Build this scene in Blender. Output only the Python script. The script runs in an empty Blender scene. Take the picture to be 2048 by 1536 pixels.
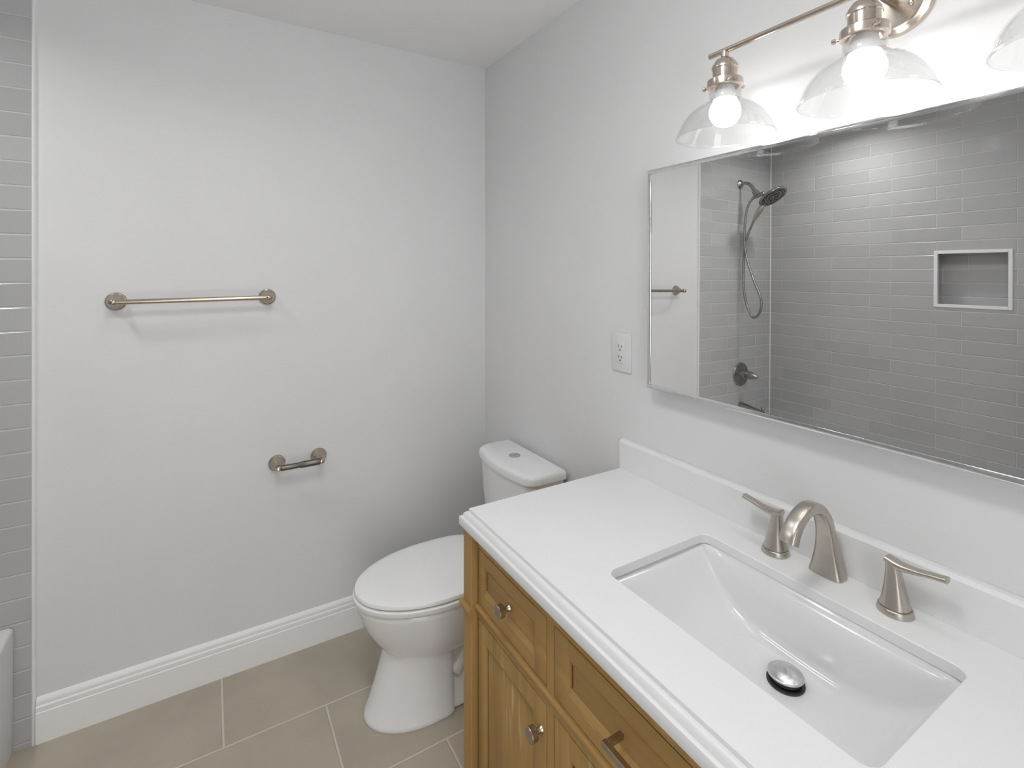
import bpy, bmesh, math, random
from mathutils import Vector, Matrix
random.seed(7)
PI = math.pi
scene = bpy.context.scene
COL = scene.collection

# ------------------------------------------------------------------ light levels
BULB_STRENGTH = 14.0          # the three vanity bulbs
DOWN_WATTS = 1.0              # recessed light over the toilet
SHOWER_FILL_WATTS = 3.8           # recessed fill light added over the tub, out of view
DOME_FILL = 26.5          # unseen ceiling dome added to fill the room with light
DOOR_FILL = 3.4           # world light added as fill through the opening behind the camera

# ------------------------------------------------------------------ camera, world, exposure
cd = bpy.data.cameras.new('camera')
cam = bpy.data.objects.new('camera', cd)
COL.objects.link(cam)
cam.location = (-1.1268, -2.1258, 1.4745)
cam.rotation_euler = (math.radians(90), 0, math.radians(-30.97))
cd.sensor_fit = 'HORIZONTAL'
cd.sensor_width = 36.0
cd.lens = 1008.68 / 2048 * 36.0
cd.shift_y = (544.15 - 768) / 2048
cd.clip_start = 0.02
scene.camera = cam

world = bpy.data.worlds.new('world')
scene.world = world
world.use_nodes = True
world.node_tree.nodes['Background'].inputs[0].default_value = (0.79, 0.80, 0.815, 1)
world.node_tree.nodes['Background'].inputs[1].default_value = DOOR_FILL

scene.view_settings.view_transform = 'Standard'
scene.view_settings.look = 'None'
scene.view_settings.gamma = 1.0
scene.view_settings.use_curve_mapping = False
scene.view_settings.exposure = 0.06


# ------------------------------------------------------------------ node helpers
def new_mat(name):
    m = bpy.data.materials.new(name)
    m.use_nodes = True
    nt = m.node_tree
    return m, nt, nt.nodes['Principled BSDF']

def mth(nt, op, a, b=None, c=None):
    n = nt.nodes.new('ShaderNodeMath')
    n.operation = op
    for i, v in enumerate((a, b, c)):
        if v is None:
            continue
        if isinstance(v, (int, float)):
            n.inputs[i].default_value = v
        else:
            nt.links.new(v, n.inputs[i])
    return n.outputs[0]

def mixcol(nt, fac, a, b):
    n = nt.nodes.new('ShaderNodeMixRGB')
    for sock, v in zip(n.inputs, (fac, a, b)):
        if isinstance(v, (int, float)):
            sock.default_value = v
        elif isinstance(v, tuple):
            sock.default_value = v if len(v) == 4 else v + (1,)
        else:
            nt.links.new(v, sock)
    return n.outputs[0]

def noise(nt, vec, scale, detail=3.0, rough=0.5, dist=0.0):
    n = nt.nodes.new('ShaderNodeTexNoise')
    if vec is not None:
        nt.links.new(vec, n.inputs['Vector'])
    n.inputs['Scale'].default_value = scale
    n.inputs['Detail'].default_value = detail
    n.inputs['Roughness'].default_value = rough
    n.inputs['Distortion'].default_value = dist
    return n.outputs['Fac']

def ramp(nt, fac, p0, c0, p1, c1):
    n = nt.nodes.new('ShaderNodeValToRGB')
    nt.links.new(fac, n.inputs[0])
    e = n.color_ramp.elements
    e[0].position, e[0].color = p0, (c0 if len(c0) == 4 else c0 + (1,))
    e[1].position, e[1].color = p1, (c1 if len(c1) == 4 else c1 + (1,))
    return n.outputs[0]

def bump(nt, height, strength, dist, bsdf):
    n = nt.nodes.new('ShaderNodeBump')
    n.inputs['Strength'].default_value = strength
    n.inputs['Distance'].default_value = dist
    nt.links.new(height, n.inputs['Height'])
    nt.links.new(n.outputs[0], bsdf.inputs['Normal'])
    return n

def world_pos(nt):
    g = nt.nodes.new('ShaderNodeNewGeometry')
    return g.outputs['Position']

def obj_pos(nt):
    g = nt.nodes.new('ShaderNodeTexCoord')
    return g.outputs['Object']

def mapping(nt, vec, scale):
    n = nt.nodes.new('ShaderNodeMapping')
    nt.links.new(vec, n.inputs['Vector'])
    n.inputs['Scale'].default_value = scale
    return n.outputs[0]

# ------------------------------------------------------------------ materials
def paint(name, col, rough=0.55, bumpy=0.08):
    m, nt, b = new_mat(name)
    p = world_pos(nt)
    n1 = noise(nt, p, 3.0, 2)
    b.inputs['Base Color'].default_value = col + (1,)
    c = ramp(nt, n1, 0.3, tuple(v * 0.985 for v in col), 0.7, tuple(v * 1.015 for v in col))
    nt.links.new(c, b.inputs['Base Color'])
    b.inputs['Roughness'].default_value = rough
    b.inputs['Specular IOR Level'].default_value = 0.3
    bump(nt, noise(nt, p, 420, 2), bumpy, 0.0006, b)
    return m

def gloss(name, col, rough=0.12, coat=0.0, spec=0.5):
    m, nt, b = new_mat(name)
    b.inputs['Roughness'].default_value = rough
    b.inputs['Coat Weight'].default_value = coat
    b.inputs['Coat Roughness'].default_value = 0.05
    b.inputs['Specular IOR Level'].default_value = spec
    n1 = noise(nt, obj_pos(nt), 6.0, 2)
    c = ramp(nt, n1, 0.3, tuple(v * 0.992 for v in col), 0.7, tuple(v * 1.008 for v in col))
    nt.links.new(c, b.inputs['Base Color'])
    return m

def metal(name, col, rough=0.28, brush=None, aniso=0.0):
    m, nt, b = new_mat(name)
    b.inputs['Metallic'].default_value = 1.0
    p = obj_pos(nt)
    if brush:
        p = mapping(nt, p, brush)
    n1 = noise(nt, p, 60.0, 3)
    c = ramp(nt, n1, 0.3, tuple(v * 0.95 for v in col), 0.7, tuple(min(1, v * 1.05) for v in col))
    nt.links.new(c, b.inputs['Base Color'])
    r = mth(nt, 'MULTIPLY_ADD', n1, 0.12, rough - 0.06)
    nt.links.new(r, b.inputs['Roughness'])
    b.inputs['Anisotropic'].default_value = aniso
    return m

def tile_mat(name, ua, va, u0, v0, L, H, off_odd, off_row, grout_w, tile_col, grout_col, var, rough,
             wav=0.0, mottled=0.0, bevel=0.004, waviness_scale=9.0):
    """running tiles on a plane; ua/va are the world axes of the row direction and of the stacking direction"""
    m, nt, b = new_mat(name)
    pos = world_pos(nt)
    sep = nt.nodes.new('ShaderNodeSeparateXYZ')
    nt.links.new(pos, sep.inputs[0])
    U, V = sep.outputs[ua], sep.outputs[va]
    v = mth(nt, 'DIVIDE', mth(nt, 'SUBTRACT', V, v0), H)
    row = mth(nt, 'FLOOR', v)
    fv = mth(nt, 'FRACT', v)
    par = mth(nt, 'FLOORED_MODULO', row, 2.0)
    off = mth(nt, 'ADD', mth(nt, 'MULTIPLY', par, off_odd / L), mth(nt, 'MULTIPLY', row, off_row / L))
    u = mth(nt, 'SUBTRACT', mth(nt, 'DIVIDE', mth(nt, 'SUBTRACT', U, u0), L), off)
    cu = mth(nt, 'FLOOR', u)
    fu = mth(nt, 'FRACT', u)
    du = mth(nt, 'MULTIPLY', mth(nt, 'MINIMUM', fu, mth(nt, 'SUBTRACT', 1.0, fu)), L)
    dv = mth(nt, 'MULTIPLY', mth(nt, 'MINIMUM', fv, mth(nt, 'SUBTRACT', 1.0, fv)), H)
    d = mth(nt, 'MINIMUM', du, dv)
    mr = nt.nodes.new('ShaderNodeMapRange')
    mr.interpolation_type = 'SMOOTHSTEP'
    nt.links.new(d, mr.inputs['Value'])
    mr.inputs['From Min'].default_value = grout_w * 0.5 * 0.7
    mr.inputs['From Max'].default_value = grout_w * 0.5 * 1.3
    mask = mr.outputs[0]
    cmb = nt.nodes.new('ShaderNodeCombineXYZ')
    nt.links.new(cu, cmb.inputs[0])
    nt.links.new(row, cmb.inputs[1])
    wn = nt.nodes.new('ShaderNodeTexWhiteNoise')
    wn.noise_dimensions = '2D'
    nt.links.new(cmb.outputs[0], wn.inputs['Vector'])
    rnd = wn.outputs['Value']
    tc = mixcol(nt, rnd, tuple(c * (1 - var) for c in tile_col), tuple(c * (1 + var) for c in tile_col))
    if mottled:
        shifted = nt.nodes.new('ShaderNodeVectorMath')
        shifted.operation = 'MULTIPLY_ADD'
        nt.links.new(wn.outputs['Color'], shifted.inputs[0])
        shifted.inputs[1].default_value = (5, 5, 5)
        nt.links.new(pos, shifted.inputs[2])
        mm = noise(nt, shifted.outputs[0], 4.5, 5, 0.55, 0.4)
        lo = tuple(c * (1 - mottled) for c in tile_col)
        hi = tuple(c * (1 + mottled) for c in tile_col)
        tc = mixcol(nt, 0.75, tc, ramp(nt, mm, 0.35, lo, 0.65, hi))
    col = mixcol(nt, mask, grout_col, tc)
    nt.links.new(col, b.inputs['Base Color'])
    rr = mth(nt, 'MULTIPLY_ADD', mask, rough - 0.75, 0.75)
    nt.links.new(rr, b.inputs['Roughness'])
    mr2 = nt.nodes.new('ShaderNodeMapRange')
    mr2.interpolation_type = 'SMOOTHSTEP'
    nt.links.new(d, mr2.inputs['Value'])
    mr2.inputs['From Min'].default_value = grout_w * 0.35
    mr2.inputs['From Max'].default_value = grout_w * 0.5 + bevel
    hgt = mth(nt, 'MULTIPLY', mr2.outputs[0], 0.0012)
    if wav:
        sh = nt.nodes.new('ShaderNodeVectorMath')
        sh.operation = 'MULTIPLY_ADD'
        nt.links.new(wn.outputs['Color'], sh.inputs[0])
        sh.inputs[1].default_value = (3, 3, 3)
        nt.links.new(pos, sh.inputs[2])
        w = noise(nt, sh.outputs[0], waviness_scale, 2, 0.5)
        hgt = mth(nt, 'ADD', hgt, mth(nt, 'MULTIPLY', w, wav))
    bump(nt, hgt, 1.0, 1.0, b)
    return m

def wood_mat(name, grain_axis):
    m, nt, b = new_mat(name)
    p = world_pos(nt)
    s = [26.0, 26.0, 26.0]
    s[grain_axis] = 1.6
    g = mapping(nt, p, tuple(s))
    n1 = noise(nt, g, 1.0, 6, 0.6, 0.6)
    s2 = [180.0, 180.0, 180.0]
    s2[grain_axis] = 6.0
    n2 = noise(nt, mapping(nt, p, tuple(s2)), 1.0, 3, 0.6)
    blot = noise(nt, p, 7.0, 3)
    base = ramp(nt, n1, 0.28, (0.350, 0.205, 0.066), 0.72, (0.520, 0.325, 0.118))
    base = mixcol(nt, mth(nt, 'MULTIPLY', n2, 0.55), base, (0.32, 0.175, 0.046))
    base = mixcol(nt, mth(nt, 'MULTIPLY', blot, 0.25), base, (0.52, 0.345, 0.14))
    # sparse pale worn streaks along the grain
    s3 = [70.0, 70.0, 70.0]
    s3[grain_axis] = 5.0
    st = noise(nt, mapping(nt, p, tuple(s3)), 1.0, 2, 0.5)
    area = noise(nt, p, 5.0, 2)
    a1 = nt.nodes.new('ShaderNodeMapRange')
    nt.links.new(st, a1.inputs['Value'])
    a1.inputs['From Min'].default_value = 0.60
    a1.inputs['From Max'].default_value = 0.70
    a2 = nt.nodes.new('ShaderNodeMapRange')
    nt.links.new(area, a2.inputs['Value'])
    a2.inputs['From Min'].default_value = 0.52
    a2.inputs['From Max'].default_value = 0.62
    wear = mth(nt, 'MULTIPLY', mth(nt, 'MULTIPLY', a1.outputs[0], a2.outputs[0]), 0.6)
    col = mixcol(nt, wear, base, (0.66, 0.50, 0.28))
    nt.links.new(col, b.inputs['Base Color'])
    b.inputs['Roughness'].default_value = 0.5
    b.inputs['Specular IOR Level'].default_value = 0.35
    bump(nt, n2, 0.15, 0.0008, b)
    return m

def glass_mat(name):
    # clear thin glass: it lets light straight through and mirrors more at grazing angles
    m = bpy.data.materials.new(name)
    m.use_nodes = True
    nt = m.node_tree
    nt.nodes.clear()
    out = nt.nodes.new('ShaderNodeOutputMaterial')
    mix = nt.nodes.new('ShaderNodeMixShader')
    tr = nt.nodes.new('ShaderNodeBsdfTransparent')
    tr.inputs[0].default_value = (0.955, 0.957, 0.957, 1)
    gl = nt.nodes.new('ShaderNodeBsdfGlossy')
    gl.inputs['Roughness'].default_value = 0.02
    gl.inputs['Color'].default_value = (0.95, 0.95, 0.95, 1)
    lw = nt.nodes.new('ShaderNodeLayerWeight')
    lw.inputs[0].default_value = 0.5
    f = mth(nt, 'MULTIPLY_ADD', mth(nt, 'POWER', lw.outputs['Facing'], 3.0), 0.60, 0.04)
    nt.links.new(f, mix.inputs[0])
    nt.links.new(tr.outputs[0], mix.inputs[1])
    nt.links.new(gl.outputs[0], mix.inputs[2])
    nt.links.new(mix.outputs[0], out.inputs[0])
    return m

def emit_mat(name, col, strength):
    m, nt, b = new_mat(name)
    b.inputs['Base Color'].default_value = (0.8, 0.8, 0.8, 1)
    b.inputs['Emission Color'].default_value = col + (1,)
    b.inputs['Emission Strength'].default_value = strength
    return m

M_WALL = paint('wall_paint', (0.78, 0.78, 0.78))
M_CEIL = paint('ceiling_paint', (0.92, 0.92, 0.92), 0.7)
M_TRIM = gloss('white_trim_paint', (0.92, 0.92, 0.925), 0.35)
M_CERAMIC = gloss('white_ceramic', (0.90, 0.90, 0.905), 0.12, 0.3)
M_SEAT = gloss('white_seat_plastic', (0.93, 0.93, 0.93), 0.2, 0.1)
M_QUARTZ = gloss('white_quartz', (0.84, 0.84, 0.84), 0.45, 0.0)
M_BASIN = gloss('white_basin_ceramic', (0.83, 0.83, 0.83), 0.16, 0.2)
M_TUB = gloss('white_tub_acrylic', (0.84, 0.84, 0.84), 0.18, 0.2)
M_PLASTIC = gloss('white_plastic', (0.77, 0.77, 0.77), 0.3)
M_DARK = gloss('dark_slot', (0.03, 0.03, 0.03), 0.5)
M_NICKEL = metal('brushed_nickel', (0.54, 0.50, 0.445), 0.30, (1, 1, 12))
M_NICKEL_DARK = metal('warm_satin_nickel', (0.46, 0.40, 0.33), 0.24)
M_GUN = metal('dark_brushed_nickel', (0.36, 0.355, 0.345), 0.25)
M_ROLL = metal('dark_grey_metal', (0.17, 0.165, 0.15), 0.34)
M_BRASS = metal('brushed_champagne_metal', (0.62, 0.545, 0.475), 0.24, (1, 1, 6))
M_CHROME = metal('polished_chrome', (0.72, 0.72, 0.72), 0.12)
M_STEEL = metal('spun_steel', (0.70, 0.70, 0.70), 0.26, None, 0.85)
nt_ = M_STEEL.node_tree
tan_ = nt_.nodes.new('ShaderNodeTangent')
tan_.direction_type = 'RADIAL'
tan_.axis = 'Z'
nt_.links.new(tan_.outputs[0], nt_.nodes['Principled BSDF'].inputs['Tangent'])
M_RUBBER = gloss('black_rubber', (0.035, 0.035, 0.037), 0.45)
M_FRAME = metal('silver_mirror_frame', (0.80, 0.80, 0.80), 0.13)
M_GLASS = glass_mat('clear_shade_glass')
M_BULB = emit_mat('glowing_bulb_glass', (1.0, 0.995, 0.985), BULB_STRENGTH)
M_DIFF = emit_mat('glowing_ceiling_lens', (1.0, 1.0, 1.0), 4.0)
M_DOME = emit_mat('fill_dome_glass', (0.99, 1.0, 1.01), DOME_FILL)
M_WOOD_V = wood_mat('oak_brown_wood_upright_grain', 2)
M_WOOD_H = wood_mat('oak_brown_wood_level_grain', 1)
TILE_C, GROUT_C = (0.50, 0.50, 0.50), (0.61, 0.61, 0.61)
M_TILE_BACK = tile_mat('grey_wall_tile_short_wall', 0, 2, -1.710, 1.516, 0.298, 0.075, -0.172, 0.0, 0.0038,
                       TILE_C, GROUT_C, 0.05, 0.08, 0.0008, 0.0, 0.0022, 24.0)
M_TILE_LONG = tile_mat('grey_wall_tile_long_wall', 1, 2, -0.4214, 1.516, 0.3225, 0.075, 0.109, 0.0, 0.0038,
                       TILE_C, GROUT_C, 0.05, 0.08, 0.0008, 0.0, 0.0022, 24.0)
M_FLOOR = tile_mat('beige_floor_tile', 0, 1, -0.7865, -0.653, 0.65, 0.3265, 0.0, -0.302, 0.006,
                   (0.47, 0.415, 0.33), (0.66, 0.60, 0.50), 0.03, 0.42, 0.0, 0.10, 0.003)

def mirror_mat():
    m, nt, b = new_mat('mirror_silvering')
    b.inputs['Metallic'].default_value = 1.0
    b.inputs['Roughness'].default_value = 0.0
    b.inputs['Base Color'].default_value = (0.93, 0.93, 0.93, 1)
    return m
M_MIRROR = mirror_mat()

# ------------------------------------------------------------------ mesh helpers
def add_box(bm, x0, x1, y0, y1, z0, z1, bev=0.0, seg=2):
    t = bmesh.new()
    vs = [t.verts.new((x, y, z)) for x in (x0, x1) for y in (y0, y1) for z in (z0, z1)]
    for f in ((0, 1, 3, 2), (4, 6, 7, 5), (0, 4, 5, 1), (2, 3, 7, 6), (0, 2, 6, 4), (1, 5, 7, 3)):
        t.faces.new([vs[i] for i in f])
    if bev:
        bmesh.ops.bevel(t, geom=list(t.edges), offset=bev, segments=seg, profile=0.5, affect='EDGES')
    merge(bm, t)

def merge(bm, t):
    t.verts.index_update()
    nv = [bm.verts.new(v.co) for v in t.verts]
    for f in t.faces:
        try:
            bm.faces.new([nv[v.index] for v in f.verts])
        except ValueError:
            pass
    t.free()

def axis_matrix(origin, axis):
    z = Vector(axis).normalized()
    a = Vector((0, 0, 1)) if abs(z.z) < 0.9 else Vector((0, 1, 0))
    x = a.cross(z).normalized()
    y = z.cross(x)
    return Matrix(((x.x, y.x, z.x, origin[0]), (x.y, y.y, z.y, origin[1]), (x.z, y.z, z.z, origin[2]), (0, 0, 0, 1)))

def add_loft(bm, rings, cap0=True, cap1=True, closed=False):
    R = [[bm.verts.new(p) for p in r] for r in rings]
    n = len(R[0])
    pairs = list(zip(R[:-1], R[1:]))
    if closed:
        pairs.append((R[-1], R[0]))
    for a, b in pairs:
        for i in range(n):
            j = (i + 1) % n
            bm.faces.new((a[i], a[j], b[j], b[i]))
    if not closed:
        if cap0:
            bm.faces.new(list(reversed(R[0])))
        if cap1:
            bm.faces.new(R[-1])
    return R

def add_lathe(bm, prof, origin=(0, 0, 0), axis=(0, 0, 1), seg=40, cap0=True, cap1=True, closed=False):
    """prof: list of (radius, height along the axis)"""
    M = axis_matrix(origin, axis)
    rings = []
    for r, h in prof:
        r = max(r, 1e-5)
        rings.append([M @ Vector((r * math.cos(2 * PI * i / seg), r * math.sin(2 * PI * i / seg), h)) for i in range(seg)])
    add_loft(bm, rings, cap0, cap1, closed)

def catmull(pts, n=8):
    P = [Vector(p) for p in pts]
    P = [2 * P[0] - P[1]] + P + [2 * P[-1] - P[-2]]
    out = []
    for i in range(1, len(P) - 2):
        for k in range(n):
            t = k / n
            a, b, c, d = P[i - 1], P[i], P[i + 1], P[i + 2]
            out.append(0.5 * ((2 * b) + (c - a) * t + (2 * a - 5 * b + 4 * c - d) * t * t + (3 * b - a - 3 * c + d) * t ** 3))
    out.append(P[-2])
    return out

def add_tube(bm, pts, rad, seg=14, cap=True):
    pts = [Vector(p) for p in pts]
    n = len(pts)
    rads = rad if isinstance(rad, (list, tuple)) else [rad] * n
    up = None
    rings = []
    for i, p in enumerate(pts):
        t = (pts[min(i + 1, n - 1)] - pts[max(i - 1, 0)]).normalized()
        if up is None:
            a = Vector((0, 0, 1)) if abs(t.z) < 0.9 else Vector((1, 0, 0))
            up = (a - t * a.dot(t)).normalized()
        else:
            up = (up - t * up.dot(t)).normalized()
        side = t.cross(up)
        rings.append([p + (up * math.cos(2 * PI * k / seg) + side * math.sin(2 * PI * k / seg)) * rads[i] for k in range(seg)])
    add_loft(bm, rings, cap, cap)

def add_extrude(bm, prof, a, b, axis):
    """prof: closed list of 2-D points in the plane across the axis (0 = x: points are (y,z); 1 = y: points are (x,z))"""
    def pt(q, s):
        return Vector((s, q[0], q[1])) if axis == 0 else (Vector((q[0], s, q[1])) if axis == 1 else Vector((q[0], q[1], s)))
    add_loft(bm, [[pt(q, a) for q in prof], [pt(q, b) for q in prof]])

def rrect(x0, x1, y0, y1, r, z, n=6):
    pts = []
    for cx, cy, a0 in ((x1 - r, y1 - r, 0), (x0 + r, y1 - r, 90), (x0 + r, y0 + r, 180), (x1 - r, y0 + r, 270)):
        for k in range(n + 1):
            a = math.radians(a0 + 90 * k / n)
            pts.append(Vector((cx + r * math.cos(a), cy + r * math.sin(a), z)))
    return pts

def build(name, bm, mat, parent=None, angle=35, label=None):
    bmesh.ops.recalc_face_normals(bm, faces=list(bm.faces))
    me = bpy.data.meshes.new(name)
    off = Vector((0, 0, 0))
    p = parent
    while p is not None:
        off += p.location
        p = p.parent
    if parent is not None:
        bmesh.ops.translate(bm, verts=list(bm.verts), vec=-off)
    bm.to_mesh(me)
    bm.free()
    me.shade_smooth()
    me.set_sharp_from_angle(angle=math.radians(angle))
    me.materials.append(mat)
    o = bpy.data.objects.new(name, me)
    COL.objects.link(o)
    if parent is not None:
        o.parent = parent
    if label:
        o['label'] = label
    return o

def thing(name, loc, label, cat, group=None):
    o = bpy.data.objects.new(name, None)
    o.empty_display_size = 0.05
    o.location = loc
    COL.objects.link(o)
    o['label'] = label
    o['category'] = cat
    if group:
        o['group'] = group
    return o

def struct(name, bm, mat, parent=None, label=None, angle=35):
    o = build(name, bm, mat, parent, angle)
    o['kind'] = 'structure'
    if label:
        o['label'] = label
    return o

# ------------------------------------------------------------------ the room
XL, YF, H = -2.3513, -2.90, 2.44
bm = bmesh.new(); add_box(bm, XL - 0.12, 0.12, YF - 0.12, 0.12, -0.08, 0.0)
struct('floor', bm, M_FLOOR, label='beige rectangular floor tiles with pale grout')
bm = bmesh.new(); add_box(bm, XL - 0.12, 0.12, YF - 0.12, 0.12, H, H + 0.08)
struct('ceiling', bm, M_CEIL, label='plain white painted ceiling')
bm = bmesh.new(); add_box(bm, XL - 0.12, 0.12, 0.0, 0.12, 0.0, H)
struct('wall_back', bm, M_WALL, label='pale grey painted wall behind the toilet with towel bar')
bm = bmesh.new(); add_box(bm, 0.0, 0.12, YF, 0.0, 0.0, H)
struct('wall_right', bm, M_WALL, label='pale grey painted wall carrying mirror and vanity light')
bm = bmesh.new()
DX0, DX1, DZ1 = -1.62, -0.80, 2.05          # unseen doorway opening, added to let in fill light
add_box(bm, XL - 0.12, DX0, YF - 0.12, YF, 0.0, H)
add_box(bm, DX1, 0.12, YF - 0.12, YF, 0.0, H)
add_box(bm, DX0, DX1, YF - 0.12, YF, DZ1, H)
struct('wall_front', bm, M_WALL, label='pale painted wall behind the camera with a doorway added for fill light')

NY0, NY1, NZ0, NZ1 = -1.261, -0.952, 1.313, 1.610
bm = bmesh.new()
xa, xb = XL - 0.12, XL
add_box(bm, xa, xb, YF, NY0, 0, H)
add_box(bm, xa, xb, NY1, 0.0, 0, H)
add_box(bm, xa, xb, NY0, NY1, 0, NZ0)
add_box(bm, xa, xb, NY0, NY1, NZ1, H)
add_box(bm, xa, XL - 0.09, NY0, NY1, NZ0, NZ1)
struct('wall_left', bm, M_TILE_LONG, label='glossy grey tiled long wall of the tub alcove')
bm = bmesh.new(); add_box(bm, XL, -1.600, -0.010, 0.0, 0.0, H)
struct('wall_shower', bm, M_TILE_BACK, label='glossy grey tiled end wall of the tub alcove')
bm = bmesh.new(); add_box(bm, XL, -1.600, -1.66, -1.54, 0.0, H)
struct('wall_alcove', bm, M_TILE_BACK, label='tiled wall closing the foot of the tub alcove')
# quarter-round white edge where the tile meets the paint
bm = bmesh.new()
prof = [(-1.601, 0.0), (-1.601, -0.011), (-1.598, -0.0135), (-1.5965, -0.0135), (-1.594, -0.011), (-1.5925, -0.006), (-1.5925, 0.0)]
add_extrude(bm, prof, 0.0, H, 2)
struct('trim_1', bm, M_TRIM, label='narrow white edge trim between wall tile and paint')
# white frame of the niche
bm = bmesh.new()
w = 0.013
for (a, b_, c, d) in ((NY0 - 0.004, NY0 + w, NZ0 - 0.004, NZ1 + 0.004), (NY1 - w, NY1 + 0.004, NZ0 - 0.004, NZ1 + 0.004),
                      (NY0 + w, NY1 - w, NZ1 - w, NZ1 + 0.004), (NY0 + w, NY1 - w, NZ0 - 0.004, NZ0 + w)):
    add_box(bm, XL - 0.012, XL + 0.005, a, b_, c, d, 0.0015, 1)
struct('trim_2', bm, M_TRIM, label='white frame around the recessed shower niche')

bm = bmesh.new()
add_extrude(bm, [(XL - 0.001, -0.009), (XL - 0.001, -0.0145), (XL + 0.0045, -0.009)], 0.392, H, 2)
struct('trim_3', bm, M_TRIM, label='thin white sealant line in the tiled corner')

def base_profile(sign):
    # offset from the wall, height
    pts = [(0, 0), (0.015, 0), (0.015, 0.0955), (0.0125, 0.0975), (0.0125, 0.100), (0.0135, 0.1015), (0.0135, 0.113),
           (0.0105, 0.1155), (0.0095, 0.118), (0.0105, 0.1205), (0.010, 0.128), (0.007, 0.134), (0.003, 0.1385), (0, 0.1395)]
    return [(sign * p, z) for p, z in pts]
bm = bmesh.new(); add_extrude(bm, base_profile(-1), -1.5915, 0.0, 0)
struct('baseboard_back', bm, M_TRIM, angle=20, label='white moulded baseboard along the towel bar wall')
bm = bmesh.new(); add_extrude(bm, base_profile(-1), -0.925, -0.0155, 1)
struct('baseboard_right', bm, M_TRIM, angle=20, label='white moulded baseboard behind the toilet')

# ------------------------------------------------------------------ ceiling lights above the frame, tub light and dome added as fill
def downlight(x, y, label, watts, spread):
    t = thing('recessed_ceiling_light', (x, y, H), label, 'light', 'recessed ceiling lights')
    bm = bmesh.new()
    add_lathe(bm, [(0.060, 0.0), (0.085, 0.0), (0.085, -0.004), (0.078, -0.007), (0.062, -0.007)], (x, y, H), seg=40, closed=True)
    build('trim_ring', bm, M_TRIM, t)
    bm = bmesh.new()
    add_lathe(bm, [(0.061, -0.001), (0.061, -0.004), (0.0, -0.005)], (x, y, H), seg=40)
    build('light_lens', bm, M_DIFF, t, label='glowing lens')
    ld = bpy.data.lights.new('lamp_beam', 'AREA')        # the lamp's own downward beam
    ld.shape = 'DISK'
    ld.size = 0.115
    ld.energy = watts
    ld.spread = math.radians(spread)
    lo = bpy.data.objects.new('lamp_beam', ld)
    COL.objects.link(lo)
    lo.parent = t
    lo.location = (0, 0, -0.0065)
downlight(-0.98, -0.80, 'round recessed ceiling light above the towel bar wall', DOWN_WATTS, 140)
downlight(-1.98, -0.62, 'round recessed fill light added above the bathtub', SHOWER_FILL_WATTS, 150)
t = thing('dome_fill_light', (-1.02, -1.62, H), 'round flush fill light added out of view in the middle of the room', 'light')
bm = bmesh.new()
add_lathe(bm, [(0.0, 0.0), (0.185, 0.0), (0.185, -0.018), (0.172, -0.022), (0.0, -0.022)], (-1.02, -1.62, H), seg=48)
build('light_base', bm, M_BRASS, t)
bm = bmesh.new()
add_lathe(bm, [(0.168, -0.0225), (0.165, -0.035), (0.145, -0.058), (0.105, -0.076), (0.055, -0.085), (0.0, -0.088)], (-1.02, -1.62, H), seg=48)
build('light_dome', bm, M_DOME, t, label='glowing frosted dome of the added fill light')

# ------------------------------------------------------------------ bathtub
t = thing('bathtub', (-1.99, -0.77, 0.0), 'white alcove bathtub against the tiled wall at far left', 'bathtub')
bm = bmesh.new()
x0, x1, y0, y1, zt = XL + 0.002, -1.641, -1.538, -0.012, 0.389
rings = [rrect(x0, x1 - 0.004, y0, y1, 0.004, 0.0), rrect(x0, x1 - 0.002, y0, y1, 0.004, 0.06), rrect(x0, x1, y0, y1, 0.005, zt - 0.016),
         rrect(x0, x1 - 0.002, y0 + 0.001, y1 - 0.001, 0.006, zt - 0.006),
         rrect(x0 + 0.002, x1 - 0.008, y0 + 0.004, y1 - 0.004, 0.008, zt - 0.001), rrect(x0 + 0.006, x1 - 0.016, y0 + 0.01, y1 - 0.01, 0.012, zt),
         rrect(x0 + 0.05, x1 - 0.07, y0 + 0.06, y1 - 0.06, 0.10, zt - 0.002), rrect(x0 + 0.06, x1 - 0.082, y0 + 0.07, y1 - 0.07, 0.10, zt - 0.012),
         rrect(x0 + 0.075, x1 - 0.10, y0 + 0.11, y1 - 0.085, 0.11, 0.22), rrect(x0 + 0.10, x1 - 0.12, y0 + 0.2, y1 - 0.12, 0.12, 0.08),
         rrect(x0 + 0.14, x1 - 0.16, y0 + 0.26, y1 - 0.17, 0.12, 0.06)]
add_loft(bm, rings)
build('tub_shell', bm, M_TUB, t, 50)
bm = bmesh.new(); add_lathe(bm, [(0.028, 0), (0.028, 0.003), (0.02, 0.006), (0, 0.007)], (-2.0, -0.30, 0.0605))
build('tub_drain', bm, M_GUN, t)

# ------------------------------------------------------------------ shower fittings on the end wall
SX, SY = -2.002, -0.010
t = thing('hand_shower', (SX, SY, 2.084), 'dark nickel hand shower with hose on the tiled end wall', 'shower head')
bm = bmesh.new(); add_lathe(bm, [(0.030, 0), (0.030, 0.004), (0.024, 0.010), (0.012, 0.016), (0.011, 0.02)], (SX, SY, 2.084), (0, -1, 0))
build('wall_flange', bm, M_GUN, t)
bm = bmesh.new()
arm = catmull([(SX, -0.012, 2.084), (SX, -0.05, 2.086), (SX, -0.085, 2.068), (SX, -0.115, 2.025)], 8)
add_tube(bm, arm, 0.0105, 16)
build('shower_arm', bm, M_GUN, t)
bm = bmesh.new()
d = Vector((0, -0.58, -0.81)).normalized()
add_lathe(bm, [(0.012, 0), (0.018, 0.004), (0.018, 0.016), (0.021, 0.020), (0.021, 0.042), (0.016, 0.048), (0.016, 0.055)], (SX, -0.112, 2.029), d)
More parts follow.
